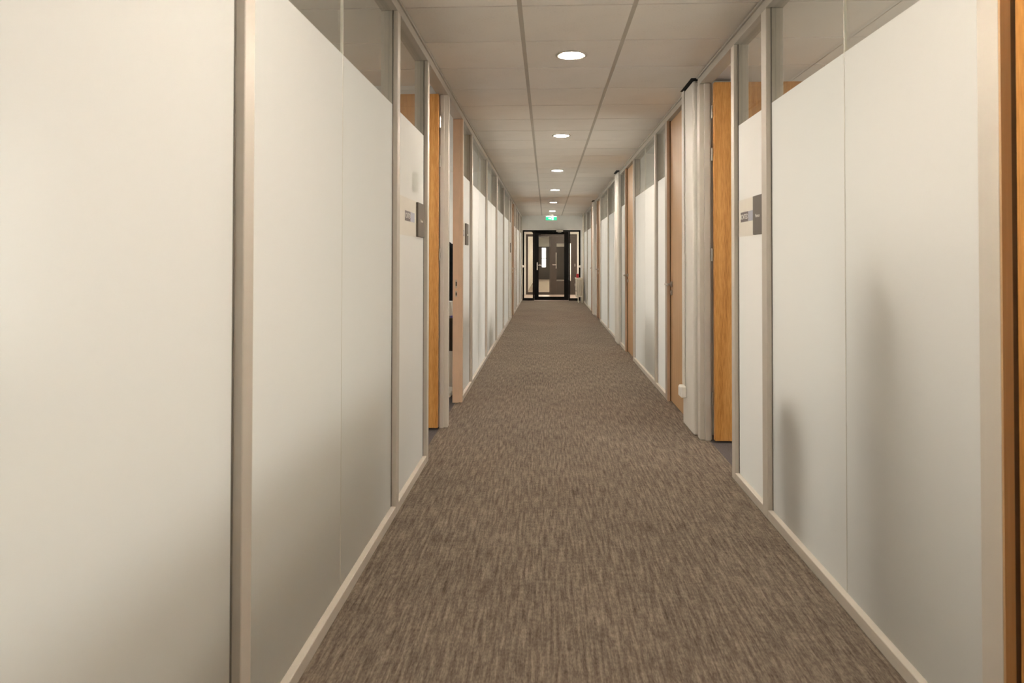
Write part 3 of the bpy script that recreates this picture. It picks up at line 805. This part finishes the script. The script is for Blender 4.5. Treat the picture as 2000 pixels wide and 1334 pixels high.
# --- signs on the narrow panes
def text(name, s, size, loc, rot, mat, parent):
    cu = bpy.data.curves.new(name, 'FONT'); cu.body = s; cu.size = size; cu.extrude = 0.0003
    cu.align_x = 'CENTER'; cu.align_y = 'CENTER'
    cu.materials.append(MATS[mat])
    t = bpy.data.objects.new('tmp', cu); COL.objects.link(t)
    dg = bpy.context.evaluated_depsgraph_get(); dg.update()
    me = bpy.data.meshes.new_from_object(t.evaluated_get(dg)); me.name = name
    bpy.data.objects.remove(t); bpy.data.curves.remove(cu)
    if not me.materials: me.materials.append(MATS[mat])
    o = bpy.data.objects.new(name, me); COL.objects.link(o); o.parent = parent
    o.location = Vector(loc) - world_loc(parent); o.rotation_euler = rot
    return o
def sign(wall, plate, film, label, flabel, lettering=True):
    s = wall.s; xg = wall.X(REC - 0.0014)  # surface of the film
    rot = (math.pi / 2, 0, math.pi / 2 if s < 0 else -math.pi / 2)
    pa, pb = wall.Y(plate[0]), wall.Y(plate[1])
    r = empty('name_plate', (xg, (pa + pb) / 2, 1.41)); tag(r, label, 'door sign', 'dark square office name plates')
    box('plate', xg - s * 0.0005, xg - s * 0.014, pa, pb, 1.41, 1.615, 'plate_dark', r, 0.0015)
    text('plate_text', 'Numen', 0.026, (xg - s * 0.0146, pa + (pb - pa) * (0.55), 1.508), rot, 'letter_white', r)
    if film:
        fa, fb = wall.Y(film[0]), wall.Y(film[1])
        q = empty('logo_film', (xg, (fa + fb) / 2, 1.41)); tag(q, flabel, 'sticker', 'white logo films on the narrow panes')
        box('film_sheet', xg - s * 0.0003, xg - s * 0.0009, fa, fb, 1.408, 1.617, 'film_white', q)
        if lettering:
            # logo: dark block with lettering towards the far/near end, pale block beside it
            l0, l1 = film[2], film[3]
            near, far = wall.Y(l0), wall.Y(l1); mid = near + (far - near) * 0.56
            if s < 0: dk, pl = (near, mid - 0.002), (mid + 0.002, far)
            else: mid = far - (far - near) * 0.58; dk, pl = (mid + 0.002, far), (near, mid - 0.002)
            za, zb = 1.490, 1.545
            box('logo_block', xg - s * 0.0010, xg - s * 0.0014, dk[0], dk[1], za, zb, 'logo_dark', q)
            box('logo_block', xg - s * 0.0010, xg - s * 0.0014, pl[0], pl[1], za, zb, 'logo_pale', q)
            text('logo_text', 'ICNTED', 0.040, (xg - s * 0.0018, (dk[0] + dk[1]) / 2, (za + zb) / 2), rot, 'letter_white', q)
sign(WL, (4.19, 4.405), (3.625, 4.185, 3.86, 4.14), 'dark square name plate by the nearer open oak door', 'white film with dark and pale logo by the nearer open oak door')
sign(WL, (6.70, 6.90), (6.38, 6.695, 6.50, 6.66), 'dark square name plate past the brown-framed open doorway', 'white film with small logo past the brown-framed open doorway')
sign(WL, (15.0, 15.20), None, 'tiny dark name plate by the far closed door opposite the columns', '')
sign(WR, (3.585, 3.775), (3.78, 4.10, 3.80, 4.055), 'dark square name plate opposite, by the wide open door beside the column', 'white film with dark and pale logo by the wide open door beside the column')
o = box('paper_note', WL.X(REC + 0.0105), WL.X(REC + 0.012), WL.Y(4.06), WL.Y(4.28), 1.67, 1.79, 'paper_olive')
tag(o, 'small olive note taped inside the narrow pane above the name plate', 'note')

# --- cable duct + socket box on the first column
cxf = 1.066
o = box('cable_duct', cxf - 0.012, cxf - 0.0005, RY(5.44), RY(5.515), 0.31, 2.58, 'column_white', None, 0.003)
tag(o, 'white vertical cable duct on the column beside the open door', 'cable duct')
so = empty('socket_box', (cxf, RY(5.45), 0.22)); tag(so, 'small white socket box low on the column beside the open door', 'socket')
box('socket_body', cxf - 0.042, cxf - 0.0005, RY(5.40), RY(5.50), 0.222, 0.309, 'plastic_white', so, 0.006)
box('socket_cover', cxf - 0.047, cxf - 0.0425, RY(5.41), RY(5.49), 0.23, 0.301, 'plastic_white', so, 0.002)

# --- office behind the second open doorway: desk, papers, black coat
dk = empty('desk', (-1.55, 7.0, 0)); tag(dk, 'black desk with white metal legs inside the second open doorway', 'desk')
box('desk_top', -2.3, -0.86, 6.50, 7.25, 0.70, 0.728, 'dark_plastic', dk, 0.003)
box('modesty_panel', -2.25, -0.865, 6.56, 6.58, 0.42, 0.699, 'dark_plastic', dk)
for xx in (-2.2, -0.92):
    box('leg', xx - 0.03, xx + 0.03, 6.84, 6.90, 0.04, 0.6995, 'plastic_white', dk, 0.003)
    box('foot', xx - 0.035, xx + 0.035, 6.50, 7.22, 0.0, 0.039, 'plastic_white', dk, 0.004)
box('cable_tray', -2.16, -0.97, 6.70, 6.83, 0.155, 0.175, 'plastic_white', dk, 0.002)
ps = empty('file_box', (-1.0, 6.9, 0.7285)); tag(ps, 'white box of papers on the black desk in the open doorway', 'file box')
MB().poly([(-0.90, 6.80, 0.7285), (-0.925, 6.80, 0.86), (-1.12, 6.80, 0.86), (-1.12, 6.80, 0.7285)], 0.2, (0, 1, 0)).build('box_body', 'paper', ps)
box('paper_sheet', -1.11, -0.96, 6.82, 6.96, 0.8605, 0.863, 'paper', ps)
pk = box('blue_packet', -0.895, -0.873, 6.55, 6.6, 0.7285, 0.747, 'blue_box', None, 0.004); tag(pk, 'small blue packet on the black desk in the open doorway', 'packet')
def coat(root, x, y, ztop, zbot, w, d, mat, seed):
    """hanging coat: lathe-like body with folds"""
    rnd = random.Random(seed); mb = MB(); bm = mb.bm; rings = []; n = 36
    for i in range(15):
        t = i / 14
        z = ztop + (zbot - ztop) * t
        k = 0.16 + 0.84 * min(1, (t / 0.16)) ** 0.7 if t < 0.16 else 1.0 + 0.10 * (t - 0.16)
        ring = []
        for j in range(n):
            a = 2 * math.pi * j / n
            fold = 1 + (0.05 + 0.10 * t) * math.sin(5 * a + seed) + 0.04 * math.sin(9 * a + 2.3 * t)
            ring.append(bm.verts.new((x + math.cos(a) * w / 2 * k * fold, y + math.sin(a) * d / 2 * k * fold, z + 0.01 * math.sin(3 * a))))
        rings.append(ring)
    for a, b in zip(rings, rings[1:]):
        for j in range(n): bm.faces.new((a[j], a[(j + 1) % n], b[(j + 1) % n], b[j]))
    bm.faces.new(rings[0][::-1]); bm.faces.new(rings[-1])
    mb.build('coat_body', mat, root, smooth=True)
    for sg in (-1, 1):
        MB().tube([(x + sg * w * 0.33, y, ztop - 0.09), (x + sg * w * 0.56, y - 0.02, ztop - 0.28), (x + sg * w * 0.60, y - 0.03, ztop - 0.52), (x + sg * w * 0.57, y - 0.05, ztop - 0.70)], [0.05, 0.062, 0.055, 0.045], 12).build('sleeve', mat, root, smooth=True)
def coat_stand(x, y, h, label):
    r = empty('coat_stand', (x, y, 0)); tag(r, label, 'coat stand')
    MB().cyl((x, y, 0.02), (x, y, h), 0.014, n=14).build('pole', 'dark_plastic', r, smooth=True)
    MB().lathe([(0.0, 0.0), (0.19, 0.0), (0.19, 0.012), (0.05, 0.03), (0.0, 0.03)], (x, y, 0), 28).build('foot', 'dark_plastic', r)
    for k in range(4):
        a = math.pi / 4 + k * math.pi / 2
        MB().tube([(x, y, h - 0.05), (x + 0.07 * math.cos(a), y + 0.07 * math.sin(a), h - 0.05), (x + 0.10 * math.cos(a), y + 0.10 * math.sin(a), h)], 0.008, 8).build('hook', 'dark_plastic', r)
    return r
coat_stand(-1.32, 8.35, 1.56, 'black coat stand behind the desk in the second open doorway')
cr = empty('black_coat', (-1.24, 8.14, 0.45)); tag(cr, 'black coat hanging in the office behind the second open doorway', 'coat')
coat(cr, -1.24, 8.10, 1.53, 0.42, 0.46, 0.22, 'black_cloth', 3)

# --- shapes blurred by the frosting of the near right pane: coat stand with coat, waste bin, low cabinets
coat_stand(1.52, 2.72, 1.45, 'coat stand blurred behind the frosted pane nearest the right edge')
cr = empty('grey_coat', (1.44, 2.50, 0.3)); tag(cr, 'dark coat blurred behind the frosted pane nearest the right edge', 'coat')
coat(cr, 1.44, 2.50, 1.36, 0.06, 0.36, 0.28, 'grey_cloth', 5)
wb2 = empty('waste_bin', (1.36, 3.34, 0)); tag(wb2, 'dark bin blurred behind frosting near the post with the logo film', 'bin')
MB().lathe([(0.0, 0.0), (0.12, 0.0), (0.155, 0.63), (0.16, 0.65), (0.145, 0.65), (0.115, 0.02), (0.0, 0.02)], (1.36, 3.34, 0), 28).build('bin_body', 'dark_plastic', wb2, smooth=False)
MB().lathe([(0.0, 0.68), (0.13, 0.665), (0.16, 0.651), (0.0, 0.6505)], (1.36, 3.34, 0), 28).build('bin_lid', 'dark_plastic', wb2)
def low_cabinet(x0, x1, y0, y1, h, mat, label, n=2, front=1):
    r = empty('low_cabinet', ((x0 + x1) / 2, (y0 + y1) / 2, 0)); tag(r, label, 'cabinet')
    box('cabinet_body', x0, x1, y0, y1, 0.03, h - 0.025, mat, r, 0.002)
    box('cabinet_top', x0 - 0.01, x1 + 0.01, y0 - 0.01, y1 + 0.01, h - 0.0245, h, mat, r, 0.003)
    box('cabinet_base', x0 + 0.03, x1 - 0.03, y0 + 0.02, y1 - 0.02, 0, 0.0295, 'dark_plastic', r)
    w = (y1 - y0) / n
    xf = x1 if front > 0 else x0
    for k in range(n):
        d = box('door', xf + front * 0.0005, xf + front * 0.018, y0 + k * w + 0.004, y0 + (k + 1) * w - 0.004, 0.04, h - 0.03, mat, r, 0.002)
        yk = y0 + (k + 0.9) * w if k % 2 == 0 else y0 + (k + 0.1) * w
        box('handle', xf + front * 0.0185, xf + front * 0.03, yk - 0.006, yk + 0.006, h * 0.55, h * 0.55 + 0.1, 'metal_satin', d)
low_cabinet(-1.62, -1.20, -1.6, 3.4, 0.74, 'cabinet_olive', 'low olive cabinet blurred behind the nearest frosted panes', 8, 1)
low_cabinet(2.6, 3.0, 1.95, 3.2, 0.95, 'cabinet_olive', 'low olive cabinet blurred behind the pane nearest the right edge', 2, -1)
low_cabinet(1.42, 1.85, 7.3, 8.1, 0.70, 'cabinet_grey', 'grey cabinet blurred behind the pane past the large closed door', 2, -1)
low_cabinet(-1.45, -1.05, 9.4, 10.1, 0.55, 'cabinet_grey', 'grey cabinet blurred behind the panes past the black coat', 2, 1)
low_cabinet(1.35, 1.75, 19.6, 20.8, 1.0, 'cabinet_grey', 'grey cabinet blurred behind the pane beside the radiator', 2, -1)
